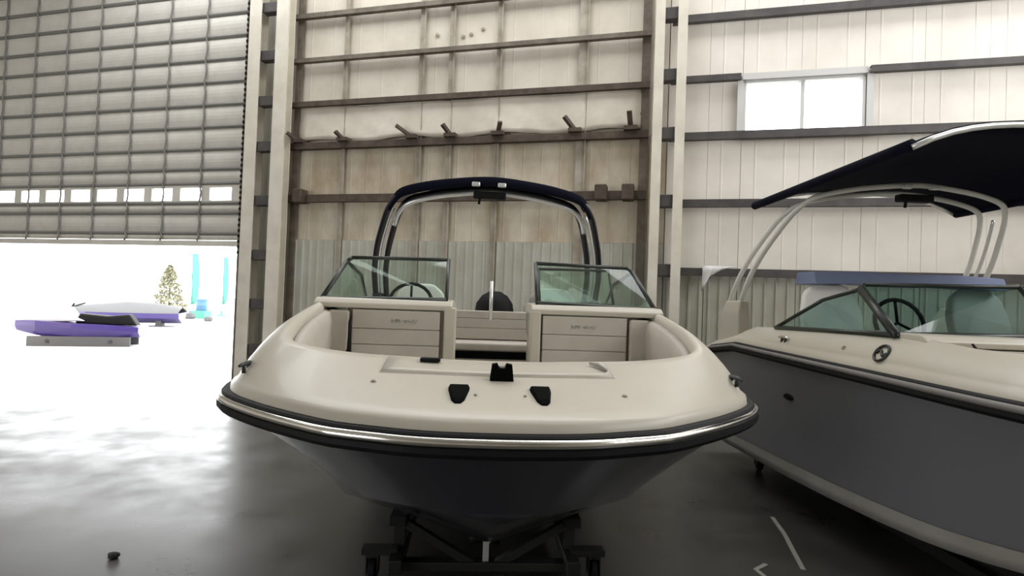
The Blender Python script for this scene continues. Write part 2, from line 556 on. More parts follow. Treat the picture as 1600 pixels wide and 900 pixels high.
# built-up columns: two posts joined by battens
def column(name, ta, tb, w, zs, label, ma, mb, yc=-.30):
    e = building_root(name, None)
    for t, m, ww in ((ta, ma, w), (tb, mb, w)):
        # I-section post
        V, F = merge(boxvf(t - ww / 2, t + ww / 2, yc - .10, yc - .085, 0, ROOF_Z), boxvf(t - ww / 2, t + ww / 2, yc + .085, yc + .10, 0, ROOF_Z), boxvf(t - .012, t + .012, yc - .085, yc + .085, 0, ROOF_Z))
        mk('post', V, F, m, e)
        box('base_plate', (t - ww * .62, t + ww * .62, yc - .14, yc + .14, 0, .025), 'girt_dark', e)
    for z in zs:
        box('batten', (ta + w / 2 - .02, tb - w / 2 + .02, yc - .06, yc + .09, z - .09, z + .09), 'girt_dark', e, bevel=.012)
    tag(e, label, 'column', 'built-up steel columns of the back wall')
    return e
column('steel_column', .34, .89, .24, (6.6, 5.75, 4.95, 4.15, 3.2, 2.25, 1.4, .6), 'pale twin-post steel column standing beside the roller door', 'column', 'column')
column('steel_column', 7.25, 7.565, .135, (5.87, 4.97, 4.12, 3.14, 2.14, 1.2), 'slim cream twin-post steel column rising behind the right windshield half of the navy boat', 'column', 'column')

# ------------------------------------------------------------------ boats
S_ = [0, .004, .012, .03, .067, .12, .2, .3, .41, .6, .74, .95, 1.3, 2.0, 3.2, 4.4, 5.3]
B_ = [0, .12, .22, .32, .435, .58, .70, .83, .955, 1.13, 1.205, 1.25, 1.275, 1.28, 1.27, 1.23, 1.15]
KN = [0, .012, .067, .2, .41, .74, 1.3, 2.0, 3.2, 4.4, 5.3]          # rail s at the knots
CH = [(0, .18, .86), (.12, .20, .855), (.26, .28, .84), (.42, .40, .82), (.55, .55, .79), (.66, .80, .72), (.80, 1.35, .54), (.95, 2.0, .46), (1.05, 3.2, .42), (1.08, 4.4, .40), (1.07, 5.3, .40)]
KE = [(.18, .85), (.22, .81), (.30, .75), (.42, .68), (.58, .60), (.82, .485), (1.37, .30), (2.0, .23), (3.2, .21), (4.4, .21), (5.3, .21)]
IN = [(0, .76, 1.355), (.18, .755, 1.357), (.36, .745, 1.365), (.64, .715, 1.380), (.86, .735, 1.405), (1.005, .87, 1.44), (1.07, 1.35, 1.535), (1.09, 2.0, 1.595), (1.08, 3.2, 1.555), (1.05, 4.4, 1.50), (1.0, 5.25, 1.34)]
QS = [0, .25, .5, .75, 1, 1.25, 1.5, 1.75, 2, 2.25, 2.5, 2.75, 3, 3.2, 3.4, 3.6, 3.8, 4, 4.2, 4.4, 4.6, 4.8, 5, 5.2, 5.4, 5.6, 5.8, 6, 6.25, 6.5, 6.75, 7, 7.3, 7.6, 8, 8.5, 9, 9.5, 10]
KX = list(range(11))
def pq(tab, c, q):
    return pchip(KX, [t[c] for t in tab], q)
def rail_pt(q):
    # along the rail: use the fine table through arc-like parameter
    s = pchip(KX, KN, q)
    # parameter with equal share of s and b so the blunt bow stays round
    return s
# fine rail curve by knot interpolation in the index of the fine table
FI = [0, .5, 1, 1.5, 2, 2.5, 3, 3.5, 4, 4.6, 5, 5.4, 6, 7, 8, 9, 10]
def rail(q):
    return pchip(FI, B_, q), pchip(FI, S_, q)
RAIL_DZ = [0.0]
INK = [0, 5, 6.5, 8.6, 9.1, 9.4, 10]
IN_DZ = [(0,) * 7]
STERN = [0.0]
CH_DZ = [0.0]
def rail_z(s):
    return 1.125 + RAIL_DZ[0] - STERN[0] * pchip([0, 3.9, 4.3, 4.6, 5.3], [0, 0, .05, .13, .27], s) + .03 * min(s, 2) / 2 + .03 * min(max(s - 2, 0), 3.3) / 3.3

def bez(a, b, c, t):
    return tuple((1 - t) ** 2 * a[i] + 2 * t * (1 - t) * b[i] + t * t * c[i] for i in range(3))

def mirror_rows(fn):
    """fn(q) -> column of points for u >= 0; returns the columns from one side round the bow to the other"""
    cols = [fn(q) for q in QS]
    left = [[(-p[0], p[1], p[2]) for p in c] for c in cols[::-1]][:-1]
    return left + cols

def deck_cols():
    def col(q):
        b, s = rail(q)
        z = rail_z(s)
        I = (pq(IN, 0, q), pq(IN, 1, q), pq(IN, 2, q) + pchip(INK, IN_DZ[0], q))
        # inward direction at the rail, in plan
        dx, dy = I[0] - b, I[1] - s
        L = math.hypot(dx, dy) or 1
        nx, ny = dx / L, dy / L
        d0 = (b + nx * .005, s + ny * .005, z + .062)
        d1 = (b + nx * .012, s + ny * .012, z + .098)
        d2 = (b + nx * .035, s + ny * .035, z + .112)
        w = pchip([0, 3, 4, 5, 6, 10], [0, 0, .35, .75, 1, 1], q)
        av = tuple((d2[i] + I[i]) / 2 for i in range(3))
        tgt = (d2[0] - .02, av[1], I[2] - .07)
        ct = tuple(av[i] + (tgt[i] - av[i]) * w for i in range(3))
        ct = (ct[0], ct[1], ct[2] + .018 * (1 - w))
        pts = [d0, d1, d2] + [bez(d2, ct, I, t / 9) for t in range(1, 10)]
        # rolled inner lip and the liner going down
        pts += [(I[0] + nx * .02, I[1] + ny * .02, I[2] - .008), (I[0] + nx * .03, I[1] + ny * .03, I[2] - .035)]
        pts += [(I[0] + nx * .045, I[1] + ny * .045, I[2] - .2), (I[0] + nx * .09, I[1] + ny * .09, 1.0)]
        return pts
    return mirror_rows(col)

def build_boat(P):
    root = empty('bowrider_boat', P['loc'], R(P['yaw']))
    STERN[0] = P['stern']
    RAIL_DZ[0], IN_DZ[0], CH_DZ[0], wz = P['rail_dz'], P['in_dz'], P['ch_dz'], P['ws_dz']
    tag(root, P['label'], 'boat', 'bowrider boats in the hall')
    # --- hull
    def hull_col(q):
        b, s = rail(q)
        z = rail_z(s) + .005
        C = (pq(CH, 0, q), pq(CH, 1, q), pq(CH, 2, q) + CH_DZ[0])
        K = (0, pq(KE, 0, q), pq(KE, 1, q) + CH_DZ[0])
        ct = (C[0] + .42 * (b - C[0]), C[1] + .45 * (s - C[1]), C[2] + .5 * (z - C[2]))
        pts = [bez((b - .004, s, z), ct, C, t / 7) for t in range(8)]
        return pts, C, K
    cols_side = mirror_rows(lambda q: hull_col(q)[0])
    V, F = gridvf(cols_side)
    hull = mk('hull_side', V, F, P['hull'], root, smooth=True)
    def bot(q):
        _, C, K = hull_col(q)
        st = (C[0] - .05 * min(1, C[0] * 2), C[1], C[2] - .012)
        pts = [C, st]
        for t in (.25, .5, .75, 1.0):
            pts.append((st[0] * (1 - t), st[1] + (K[1] - st[1]) * t, st[2] + (K[2] - st[2]) * t))
        return pts
    V, F = gridvf(mirror_rows(bot))
    mk('hull_bottom', V, F, P['bottom'], root, smooth=True)
    if P['boot']:
        def bs(q):
            pts = hull_col(q)[0]
            i = [Vector(p) for p in pts]
            a = i[6].lerp(i[7], .05)
            return [tuple(v + Vector((.006 if q > 0 else 0, -.004, 0))) for v in (a, a.lerp(i[7], .5), i[7])] + [tuple(i[7])]
        V, F = gridvf(mirror_rows(bs))
        mk('boot_stripe', V, F, 'bottom_white', root, smooth=True)
    # transom
    side = hull_col(10)[0]
    bt = bot(10)
    half = side + bt[1:]
    ring = half + [(-p[0], p[1], p[2]) for p in half[::-1]][1:]
    mk('transom', ring, [tuple(range(len(ring)))], P['hull'], root)
    # --- rub rail and its bright insert
    prof = [(-.004, -.012), (.034, -.010), (.046, .006), (.044, .024), (.030, .030), (.030, .056), (.026, .058), (.028, .062), (.020, .069), (-.004, .071)]
    def railcol(pr):
        def fn(q):
            b, s = rail(q)
            z = rail_z(s)
            q2 = min(q + .05, 10)
            q1 = max(q - .05, 0)
            b2, s2 = rail(q2)
            b1, s1 = rail(q1)
            tx, ty = (b2 - b1), (s2 - s1)
            if q < .05:
                tx, ty = 1, 0
            L = math.hypot(tx, ty) or 1
            nx, ny = ty / L, -tx / L
            return [((b + nx * o) if q > 0 else 0.0, s + ny * o, z + h) for o, h in pr]
        return fn
    V, F = gridvf(mirror_rows(railcol(prof)))
    rr = mk('rub_rail', V, F, 'black_rubber', root, smooth=False)
    V, F = gridvf(mirror_rows(railcol([(.026, .026), (.042, .027), (.048, .040), (.042, .056), (.026, .058)])))
    mk('rail_insert', V, F, P['insert'], rr, smooth=True)
    # --- deck with liner
    cols = deck_cols()
    V, F = gridvf(cols)
    deck = mk('deck', V, F, 'gel', root, smooth=True)
    bvh = BVHTree.FromPolygons([Vector(v) for v in V], F)
    def dz(u, s):
        h = bvh.ray_cast(Vector((u, s, 4)), Vector((0, 0, -1)))
        return h[0].z if h[0] else 1.35
    # cockpit soles
    hs = [(.25, .92), (.52, 1.1), (.76, 1.5), (.88, 2.0), (.95, 3.0), (.95, 5.2)]
    V, F = prismvf(hs + [(-a, b) for a, b in hs[::-1]], 2, .80, .83)
    mk('cockpit_sole', V, F, 'vinyl_grey', root)
    # --- bow lounge cushions along both sides and round the bow
    for sg in (-1, 1):
        V, F = prismvf([(sg * .28, .95), (sg * .5, .86), (sg * .80, .98), (sg * .92, 1.2), (sg * .94, 1.76), (sg * .28, 1.76)], 2, 1.02, 1.15)
        mk('bow_cushion', V, F, 'vinyl_white', root, bevel=.025, smooth=False)
        V, F = prismvf([(sg * .30, 1.05), (sg * .5, 1.05), (sg * .68, 1.15), (sg * .78, 1.35), (sg * .84, 1.75), (sg * .30, 1.75)], 2, .83, 1.02)
        mk('seat_base', V, F, 'gel', root)
        # side coaming pad
        rows = []
        for k in range(17):
            q = 3.9 + (7.0 - 3.9) * k / 16
            b, ss = rail(q)
            I = (pq(IN, 0, q), pq(IN, 1, q), pq(IN, 2, q) + pchip(INK, IN_DZ[0], q))
            L = math.hypot(I[0] - b, I[1] - ss)
            nx, ny = (I[0] - b) / L, (I[1] - ss) / L
            rows.append([(sg * (I[0] + nx * o), I[1] + ny * o, I[2] - h) for o, h in ((.035, .34), (.075, .33), (.085, .28), (.085, .12), (.075, .06), (.04, .045))])
        V, F = gridvf(rows)
        n = len(V)
        F += [tuple(range(6)), tuple(range(n - 1, n - 7, -1))]
        F += [(i * 6 + 5, i * 6, (i + 1) * 6, (i + 1) * 6 + 5) for i in range(16)]
        mk('coaming_pad', V, F, 'vinyl', root, smooth=True)
        # console: body, top moulding, lounge backrest facing the bow
        con = None
        con = box('console', (min(sg * .29, sg * .93), max(sg * .29, sg * .93), 1.82, 2.45, .90, 1.575), 'gel', root, bevel=.03, seg=3)
        V, F = prismvf([(1.76, 1.555), (1.75, 1.585), (1.79, 1.615), (2.1, 1.625), (2.46, 1.60), (2.46, 1.555)], 0, min(sg * .255, sg * 1.12), max(sg * .255, sg * 1.12))
        mk('console_top', V, F, 'gel', con, bevel=.008)
        ce = (-.305, -.228) if sg < 0 else (.252, .318)
        box('console_edge', (ce[0], ce[1], 1.75, 1.86, .83, 1.58), 'gel', con, bevel=.014, seg=3)
        con.location.z = wz
        bk = empty('backrest', parent=root)
        bk.location.z = wz
        for za, zb in ((1.16, 1.328), (1.330, 1.428), (1.430, 1.548)):
            box('pad', (min(sg * .33, sg * .88), max(sg * .33, sg * .88), 1.755, 1.84, za, zb), 'vinyl', bk, bevel=.006, seg=2)
        box('corner_pad', (min(sg * .90, sg * 1.03), max(sg * .90, sg * 1.03), 1.75, 1.84, 1.16, 1.54), 'vinyl', bk, bevel=.014, seg=3)
        # stitched script mark on the top pad
        c = .60 * sg if sg > 0 else -.55
        vf = []
        for k, (o, w) in enumerate(((-.055, .030), (.035, .045))):
            pts = [(c + o + w * (i / 10 - .5) * 2 + .012 * math.sin(i * 2.4), 1.7535, 1.482 + .011 * math.cos(i * 1.9 + k)) for i in range(11)]
            vf.append(tubevf(pts, .0035, 6))
        mk('stitched_mark', *merge(*vf), 'vinyl_grey', bk, smooth=True)
    tube('black_rod', [(-.885, 1.74, 1.50), (-.885, 1.71, 1.47), (-.882, 1.705, 1.38), (-.88, 1.70, 1.30), (-.89, 1.72, 1.27)], [.006, .008, .010, .014, .022], 'black', root, 8)  # black rod with a bulb end where the pads meet
    # --- aft bench across the walk-through, a plain black strip under its cushion, stern pad
    be = empty('aft_bench', parent=root)
    be.location.z = P['bench_dz']
    box('bench_base', (-.92, .92, 4.34, 4.95, .83, .985), 'gel', be)
    box('black_strip', (-.85, .85, 4.33, 4.37, .985, 1.058), 'black_matte', be)
    box('bench_cushion', (-.92, .92, 4.35, 4.9, 1.06, 1.16), 'vinyl', be, bevel=.03, seg=3)
    for za, zb in ((1.17, 1.298), (1.30, 1.408), (1.41, 1.495)):
        box('back_pad', (-.9, .9, 4.72, 4.9, za, zb), 'vinyl', be, bevel=.008, seg=2)
    box('stern_pad', (-.95, .95, 4.92, 5.26, 1.2, 1.34), 'gel', be, bevel=.03, seg=3)
    # --- helm seats behind the consoles
    for sg in (-1, 1):
        st = empty('helm_seat', parent=root)
        x = sg * .62
        st.location.z = P['seat_dz']
        box('seat_post', (x - .06, x + .06, 3.1, 3.22, .83, 1.2), 'alu', st)
        box('seat_cushion', (x - .24, x + .24, 2.9, 3.4, 1.2, 1.34), 'vinyl_white', st, bevel=.05, seg=3)
        V, F = [], []
        for zq, hw, th in ((1.30, .25, .10), (1.5, .26, .11), (1.68, .22, .10), (1.76, .12, .07)):
            ss = 3.38 + (zq - 1.3) * .25
            V += [(x - hw, ss, zq), (x + hw, ss, zq), (x + hw * .9, ss + th, zq), (x - hw * .9, ss + th, zq)]
        for i in range(3):
            F += [(i * 4 + k, i * 4 + (k + 1) % 4, (i + 1) * 4 + (k + 1) % 4, (i + 1) * 4 + k) for k in range(4)]
        F += [(3, 2, 1, 0), (12, 13, 14, 15)]
        mk('seat_back', V, F, 'vinyl_grey' if sg > 0 else 'vinyl_white', st, bevel=.03, seg=3, smooth=True)
    # steering wheel on the starboard side console
    pts = [(-.62 + .17 * math.cos(a), 2.66 + .05 * math.sin(a), 1.58 + .16 * math.sin(a)) for a in [2 * math.pi * k / 20 for k in range(20)]]
    sw = tube('steering_wheel', pts, .014, 'black', root, 8, closed=True)
    for a in (R(90), R(210), R(330)):
        tube('spoke', [(-.62, 2.68, 1.58), (-.62 + .17 * math.cos(a), 2.66 + .05 * math.sin(a), 1.58 + .16 * math.sin(a))], .01, 'black', sw, 6)
    # --- windshield
    ws = empty('windshield', parent=root)
    ws.location.z = wz
    for sg in (-1, 1):
        bi, bo = Vector((sg * .30, 1.86, 1.622)), Vector((sg * 1.13, 1.97, 1.605))
        ti, to = Vector((sg * .305, 2.10, 1.905)), Vector((sg * 1.0, 2.26 + P['rake'], 1.905))
        tc = Vector((sg * 1.035, 2.24 + P['rake'], 1.875))
        aft = Vector((sg * 1.10, 3.42, 1.575))
        tm_ = Vector((sg * 1.05, 2.85, 1.80))
        gl = mk('front_glass', [bi, bo, tc, to, ti] + [p + Vector((0, .006, 0)) for p in (bi, bo, tc, to, ti)],
                [(0, 1, 2, 3, 4), (9, 8, 7, 6, 5)] + [(k, 5 + k, 5 + (k + 1) % 5, (k + 1) % 5) for k in range(5)], P['glass'], ws)
        for a, b, r in ((bi, bo, .019), (bo, tc, P['post_r']), (tc, to, .013), (to, ti, .013), (ti, bi, .013)):
            tube('frame_bar', [a, (a + b) / 2, b], r, 'frame', gl, 8)
        inn = Vector((-sg * .006, 0, 0))
        g2 = mk('side_glass', [bo, aft, tm_, tc] + [p + inn for p in (bo, aft, tm_, tc)], [(0, 1, 2, 3), (7, 6, 5, 4)] + [(k, 4 + k, 4 + (k + 1) % 4, (k + 1) % 4) for k in range(4)], P['glass'], ws)
        for a, b, r in ((bo, aft, .017), (aft, tm_, .014), (tm_, tc, .014)):
            tube('frame_bar', [a, (a + b) / 2, b], r, 'frame', g2, 8)
    # centre pane folded back behind the port half
    if P['open']:
        q = [Vector((.33, 1.99, 1.63)), Vector((.86, 2.06, 1.63)), Vector((.86, 2.24, 1.88)), Vector((.33, 2.17, 1.87))]
    else:
        q = [Vector((-.29, 1.86, 1.62)), Vector((.29, 1.86, 1.62)), Vector((.29, 2.10, 1.90)), Vector((-.29, 2.10, 1.90))]
    cg = mk('centre_glass', q + [p + Vector((0, .006, 0)) for p in q], [(0, 1, 2, 3), (7, 6, 5, 4)] + [(k, 4 + k, 4 + (k + 1) % 4, (k + 1) % 4) for k in range(4)], P['glass'], ws)
    for k in range(4):
        tube('frame_bar', [q[k], (q[k] + q[(k + 1) % 4]) / 2, q[(k + 1) % 4]], .010, 'frame', cg, 8)
    # --- tower: two hoops of tube, canvas top
    tw = empty('tower', parent=root)
    tw.location.y = P['tower_dy']
    tw.location.z = P['tower_dz']
    hoop = [(-1.09, 3.86, 1.56), (-1.085, 3.66, 1.83), (-1.05, 3.5, 2.04), (-.985, 3.35, 2.235), (-.90, 3.2, 2.42), (-.80, 3.11, 2.52), (-.62, 3.06, 2.57), (-.36, 3.03, 2.61), (0, 3.0, 2.635)]
    hoop = hoop + [(-x, y, z) for x, y, z in hoop[:-1][::-1]]
    def smooth_pts(pts, n=4):
        xs = list(range(len(pts)))
        return [tuple(pchip(xs, [p[i] for p in pts], k / n) for i in range(3)) for k in range((len(pts) - 1) * n + 1)]
    hp = smooth_pts(hoop)
    tube('front_hoop', hp, P['tube_r'], P['tower'], tw, 10)
    rear = [(x * P['rear_x'], y + P['rear_y'], z - .02) for x, y, z in hoop]
    rear = [(x, y, z if i not in (0, len(rear) - 1) else 1.56) for i, (x, y, z) in enumerate(rear)]
    tube('rear_hoop', smooth_pts(rear), P['tube_r'], P['tower'], tw, 10)
    inner = [(x * .93, y + .06, z - .075) for x, y, z in hoop if z > 2.3]
    a = inner[0]
    inner = [(a[0] * 1.03, a[1] + .06, a[2] - .07)] + inner + [(-a[0] * 1.03, a[1] + .06, a[2] - .07)]
    if not P['bimini']:
        tube('inner_hoop', smooth_pts(inner), .020, P['tower2'], tw, 8)
    for sg in (-1, 1):                                       # bright spine between the two tubes of each leg
        lp = [(sg * abs(x) * .965, y + .08, z) for x, y, z in hoop[:5]]
        tube('leg_spine', smooth_pts(lp), .014, P['tower2'], tw, 8)
    for sg in (-1, 1):
        V, F = [], []
        for k, (zz_, a0, a1, w) in enumerate(((1.40 + P['bench_dz'], 3.70, 4.22, .060), (1.54, 3.74, 4.16, .055), (1.66, 3.74, 4.06, .042))):
            V += [(sg * (1.075 - .0) - w, a0, zz_), (sg * 1.075 + w, a0, zz_), (sg * 1.075 + w, a1, zz_), (sg * 1.075 - w, a1, zz_)]
        F = [(3, 2, 1, 0), (8, 9, 10, 11)] + [(i * 4 + k, i * 4 + (k + 1) % 4, (i + 1) * 4 + (k + 1) % 4, (i + 1) * 4 + k) for i in range(2) for k in range(4)]
        mk('leg_foot', V, F, 'gel' if P['tower'] != 'tower_backlit' else P['tower'], tw, bevel=.015)
    # canvas: an arched top with a deep front hem
    rows = []
    arch = smooth_pts([p for p in hoop if p[2] > 2.4], 4)
    for k in range(9 if P['bimini'] else 0):
        y = 2.10 - P['tower_dy'] + 2.05 * k / 8
        ze, cw = 2.60 - .03 * k / 8, .17 + .02 * math.sin(math.pi * k / 8)
        rows.append([(-.97 + 1.94 * j / 16, y + .0 * j, ze + cw * (1 - abs(j / 8 - 1) ** 3.2)) for j in range(17)])
    if P['bimini']:
        for k in (0, 8):
            tube('bimini_bow', [(x, y, z - .025) for x, y, z in rows[k]], .018, 'alu', tw, 8)
        for sg in (0, 16):
            tube('bimini_hem', [Vector(r_[sg]) - Vector((0, 0, .01)) for r_ in rows], .038, 'canvas', tw, 8)
    for k, (dy, dzz) in enumerate(P['canvas'] if not P['bimini'] else ()):
        rows.append([(x * (1 + .02 * (k > 1)), y + dy + .10 * (2.65 - z), z + dzz) for x, y, z in arch])
    V, F = gridvf(rows)
    cv = mk('canvas_top', V, F, 'canvas', tw, smooth=True)
    md = cv.modifiers.new('thickness', 'SOLIDIFY')
    md.thickness = .018
    for uu in (-.14, .08):
        box('rack_clip', (uu - .035, uu + .035, 2.915, 2.96, 2.59, 2.625), 'alu', tw, bevel=.008)
    box('light_bar', (-.16, .12, 2.98, 3.06, 2.50, 2.56), 'black', tw, bevel=.012)
    tube('mirror_stalk', [(-.1, 3.0, 2.55), (-.11, 3.0, 2.45)], .012, 'black', tw, 6)
    # --- deck fittings
    hb = []
    n = 8
    top = [[(-.49 + .98 * i / 12, .50 + .20 * j / 4, dz(-.49 + .98 * i / 12, .50 + .20 * j / 4) + .005) for i in range(13)] for j in range(5)]
    V, F = gridvf(top)
    ht = mk('anchor_hatch', V, F, 'gel', root, smooth=True)
    md = ht.modifiers.new('thickness', 'SOLIDIFY')
    md.thickness = .007
    md.offset = -1
    # a darker seam round the hatch
    bd = [(-.495 + .99 * i / 16, .492) for i in range(17)] + [(.495, .492 + .21 * j / 5) for j in range(1, 6)]
    bd = [(-.495, .702 - .21 * j / 5) for j in range(5)] + bd
    tube('hatch_seam', [(a, b, dz(a, b) + .000) for a, b in bd], .0035, 'vinyl', root, 6)
    for sg, c in ((-1, -.16), (1, .158)):                     # flush chocks: a tapering black well with a lip
        z = dz(c, .26)
        V = []
        for s_c, w, h in ((.165, .012, .0), (.195, .026, .008), (.30, .042, .010), (.335, .044, .008)):
            zz_ = dz(c, s_c)
            V += [(c - w, s_c, zz_ - .004), (c + w, s_c, zz_ - .004), (c + w * .8, s_c, zz_ + .006 + h), (c - w * .8, s_c, zz_ + .006 + h)]
        F = [(3, 2, 1, 0), (12, 13, 14, 15)] + [(i * 4 + k, i * 4 + (k + 1) % 4, (i + 1) * 4 + (k + 1) % 4, (i + 1) * 4 + k) for i in range(3) for k in range(4)]
        mk('bow_chock', V, F, 'black_matte', root, bevel=.003)
        tube('drain_nub', [(c - sg * .065, .25, dz(c - sg * .065, .25) - .002), (c - sg * .065, .25, dz(c - sg * .065, .25) + .006)], .006, 'vinyl_grey', root, 8)
    z = dz(.01, .46)
    bl = mk('bow_light', *prismvf([(-.038, z - .005), (.060, z - .005), (.052, z + .062), (.030, z + .066), (.022, z + .048), (0, z + .048), (-.008, z + .066), (-.030, z + .062)], 1, .425, .475), 'black_matte', root)
    box('light_lens', (-.001, .023, .43, .47, z + .046, z + .056), 'vinyl_grey', bl, bevel=.003)
    for a, b in ((-.30, .66),):
        z = dz(a, b)
        box('hatch_latch', (a - .045, a + .045, b - .02, b + .02, z + .006, z + .024), 'black', root, bevel=.006)
    tube('hatch_hinge', [(.42, .66, dz(.42, .66) + .015), (.45, .62, dz(.45, .62) + .018), (.475, .56, dz(.475, .56) + .012)], [.006, .010, .007], 'vinyl_grey', root, 8)
    for a, b in ((-.50, .385), (.49, .30)):
        V, F = lathevf([(.011, 0), (.010, .006), (.005, .009)], (a, b, dz(a, b) - .001), 10)
        mk('deck_stud', V, F, 'vinyl_grey', root, smooth=True)
    for sg in (-1, 1):                                       # horn cleats near the bow quarters and aft
        for uu, ss in ((1.115, .70), (1.22, 3.05)):
            z = dz(sg * uu, ss)
            cl = tube('cleat', [(sg * uu, ss - .075, z + .026), (sg * uu, ss - .03, z + .03), (sg * uu, ss + .03, z + .03), (sg * uu, ss + .075, z + .026)], [.006, .011, .011, .006], 'chrome' if P['open'] is False else 'frame', root, 8)
            for o in (-.025, .025):
                tube('cleat_foot', [(sg * uu, ss + o, z - .01), (sg * uu, ss + o, z + .028)], .009, 'frame', cl, 8)
    # hull side vents
    def hull_at(q, t, sg):
        pts = hull_col(q)[0]
        i = t * 7
        k = int(i)
        fr = i - k
        p = Vector(pts[k]).lerp(Vector(pts[min(k + 1, 7)]), fr)
        return Vector((p.x * sg, p.y, p.z))
    hullv = BVHTree.FromPolygons([Vector(v) for v in gridvf(cols_side)[0]], gridvf(cols_side)[1])
    for sg, s_, zv, w in P['vents']:
        h = hullv.ray_cast(Vector((sg * 3, s_, zv)), Vector((-sg, 0, 0)))
        if h[0]:
            nrm = h[1] if h[1].x * sg > 0 else -h[1]
            tan = nrm.cross(Vector((0, 0, 1))).normalized()
            bi_ = nrm.cross(tan).normalized()
            c = h[0]
            V = []
            for d, sc in ((-.006, 1), (.012, .85)):
                for k in range(14):
                    a = 2 * math.pi * k / 14
                    V.append(c + nrm * d + tan * math.cos(a) * w * sc + bi_ * math.sin(a) * w * .38 * sc)
            F = [tuple(range(14))[::-1], tuple(range(14, 28))] + [(k, (k + 1) % 14, 14 + (k + 1) % 14, 14 + k) for k in range(14)]
            mk('hull_vent', V, F, 'black', root)
    for sg, s_, zv, rad in P['badges']:
        h = bvh.ray_cast(Vector((sg * 3, s_, zv)), Vector((-sg, 0, 0)))
        if h[0]:
            nrm = h[1] if h[1].x * sg > 0 else -h[1]
            tan = nrm.cross(Vector((0, 0, 1))).normalized()
            bi_ = nrm.cross(tan).normalized()
            c = h[0] + nrm * .004
            ring = [c + tan * math.cos(2 * math.pi * k / 24) * rad + bi_ * math.sin(2 * math.pi * k / 24) * rad for k in range(24)]
            bd_ = tube('round_emblem', ring, rad * .16, 'frame', root, 6, closed=True)
            if rad > .03:
                wv = [c + tan * (k / 8 - .5) * rad * 1.5 + bi_ * math.sin(k * .8) * rad * .32 for k in range(9)]
                tube('emblem_wave', wv, rad * .17, 'frame', bd_, 6)
    # stern light pole
    tube('stern_light_pole', [(.07, 4.6, 1.40 + P['bench_dz']), (.07, 4.6, 1.84 + P['bench_dz'])], .020, 'alu', root, 8)
    if P['outboard']:
        ob = empty('outboard_engine', parent=root)
        c = (.14, 5.52)
        V, F = [], []
        for zq, a, b, o in ((1.02, .17, .22, 0), (1.2, .23, .28, 0), (1.45, .255, .30, 0), (1.58, .235, .28, -.01), (1.68, .165, .22, -.02), (1.735, .07, .12, -.02)):
            for k in range(16):
                an = 2 * math.pi * k / 16
                V.append((c[0] + a * math.copysign(abs(math.cos(an)) ** .75, math.cos(an)), c[1] + o + b * math.copysign(abs(math.sin(an)) ** .75, math.sin(an)), zq))
        for i in range(5):
            F += [(i * 16 + k, i * 16 + (k + 1) % 16, (i + 1) * 16 + (k + 1) % 16, (i + 1) * 16 + k) for k in range(16)]
        F += [tuple(range(16))[::-1], tuple(range(80, 96))]
        mk('cowl', V, F, 'black', ob, smooth=True)
        V, F = prismvf([(5.36, 1.02), (5.70, 1.02), (5.68, .5), (5.62, .22), (5.46, .22), (5.44, .5)], 0, c[0] - .06, c[0] + .06)
        mk('midsection', V, F, 'black', ob, bevel=.015)
        box('clamp_bracket', (c[0] - .14, c[0] + .14, 5.27, 5.42, .75, 1.2), 'black', ob, bevel=.02)
    if P['blue_cover']:
        # added blue canvas on the helm seat backs, standing in for another boat's tarp
        pts = [(-.80, 3.52, 1.915), (-.4, 3.50, 1.93), (0, 3.49, 1.92), (.4, 3.50, 1.93), (.80, 3.52, 1.915)]
        V, F = [], []
        for x, y, z in pts:
            V += [(x, y - .14, z - .055), (x, y + .20, z - .055), (x, y + .16, z + .05), (x, y - .10, z + .045)]
        for i in range(4):
            F += [(i * 4 + k, i * 4 + (k + 1) % 4, (i + 1) * 4 + (k + 1) % 4, (i + 1) * 4 + k) for k in range(4)]
        F += [(3, 2, 1, 0), (16, 17, 18, 19)]
        mk('tarp_standin', V, F, 'canvas_blue', root, bevel=.01)
    return root

boat1 = dict(loc=(-.012, 1.94, 0), yaw=3.6, hull='navy', bottom='navy', tower='tower_backlit', tower2='alu', glass='glass', open=True, outboard=True, blue_cover=False, insert='chrome',
             canvas=((-.055, -.035), (-.05, .045), (.10, .075), (.25, .09), (.36, .10)),
             boot=False, bimini=False, rail_dz=0, in_dz=(0,) * 7, stern=0.0, bench_dz=0, rear_y=.16, tube_r=.029, ch_dz=0, ws_dz=0, tower_dy=0, tower_dz=0, rake=0, post_r=.016, rear_x=.925, seat_dz=0,
             vents=((-1, .92, .95, .06), (-1, 1.0, .90, .02)), badges=(),
             label='white open-bow motorboat with dark navy hull, bow pointing at the camera, on the black cradle')
boat2 = dict(loc=(3.35, 1.30, 0), yaw=1.6, hull='charcoal', bottom='bottom_white', tower='tower_white', tower2='alu', glass='glass_dark', open=False, outboard=False, blue_cover=True, insert='slat_joint',
             canvas=(),
             boot=True, bimini=True, rail_dz=.10, in_dz=(.07, .03, -.07, -.05, -.16, -.22, -.19), stern=1.0, bench_dz=-.22, rear_y=.25, tube_r=.022, ch_dz=-.08, ws_dz=-.08, tower_dy=.34, tower_dz=.05, rake=.20, post_r=.026, rear_x=1.0, seat_dz=.11,
             vents=((-1, 3.0, 1.0, .07),), badges=((-1, 1.95, 1.42, .05), (-1, 2.3, 1.42, .012)),
             label='white and charcoal grey motorboat with white tower legs and navy canopy at the right edge')
build_boat(boat1)
build_boat(boat2)

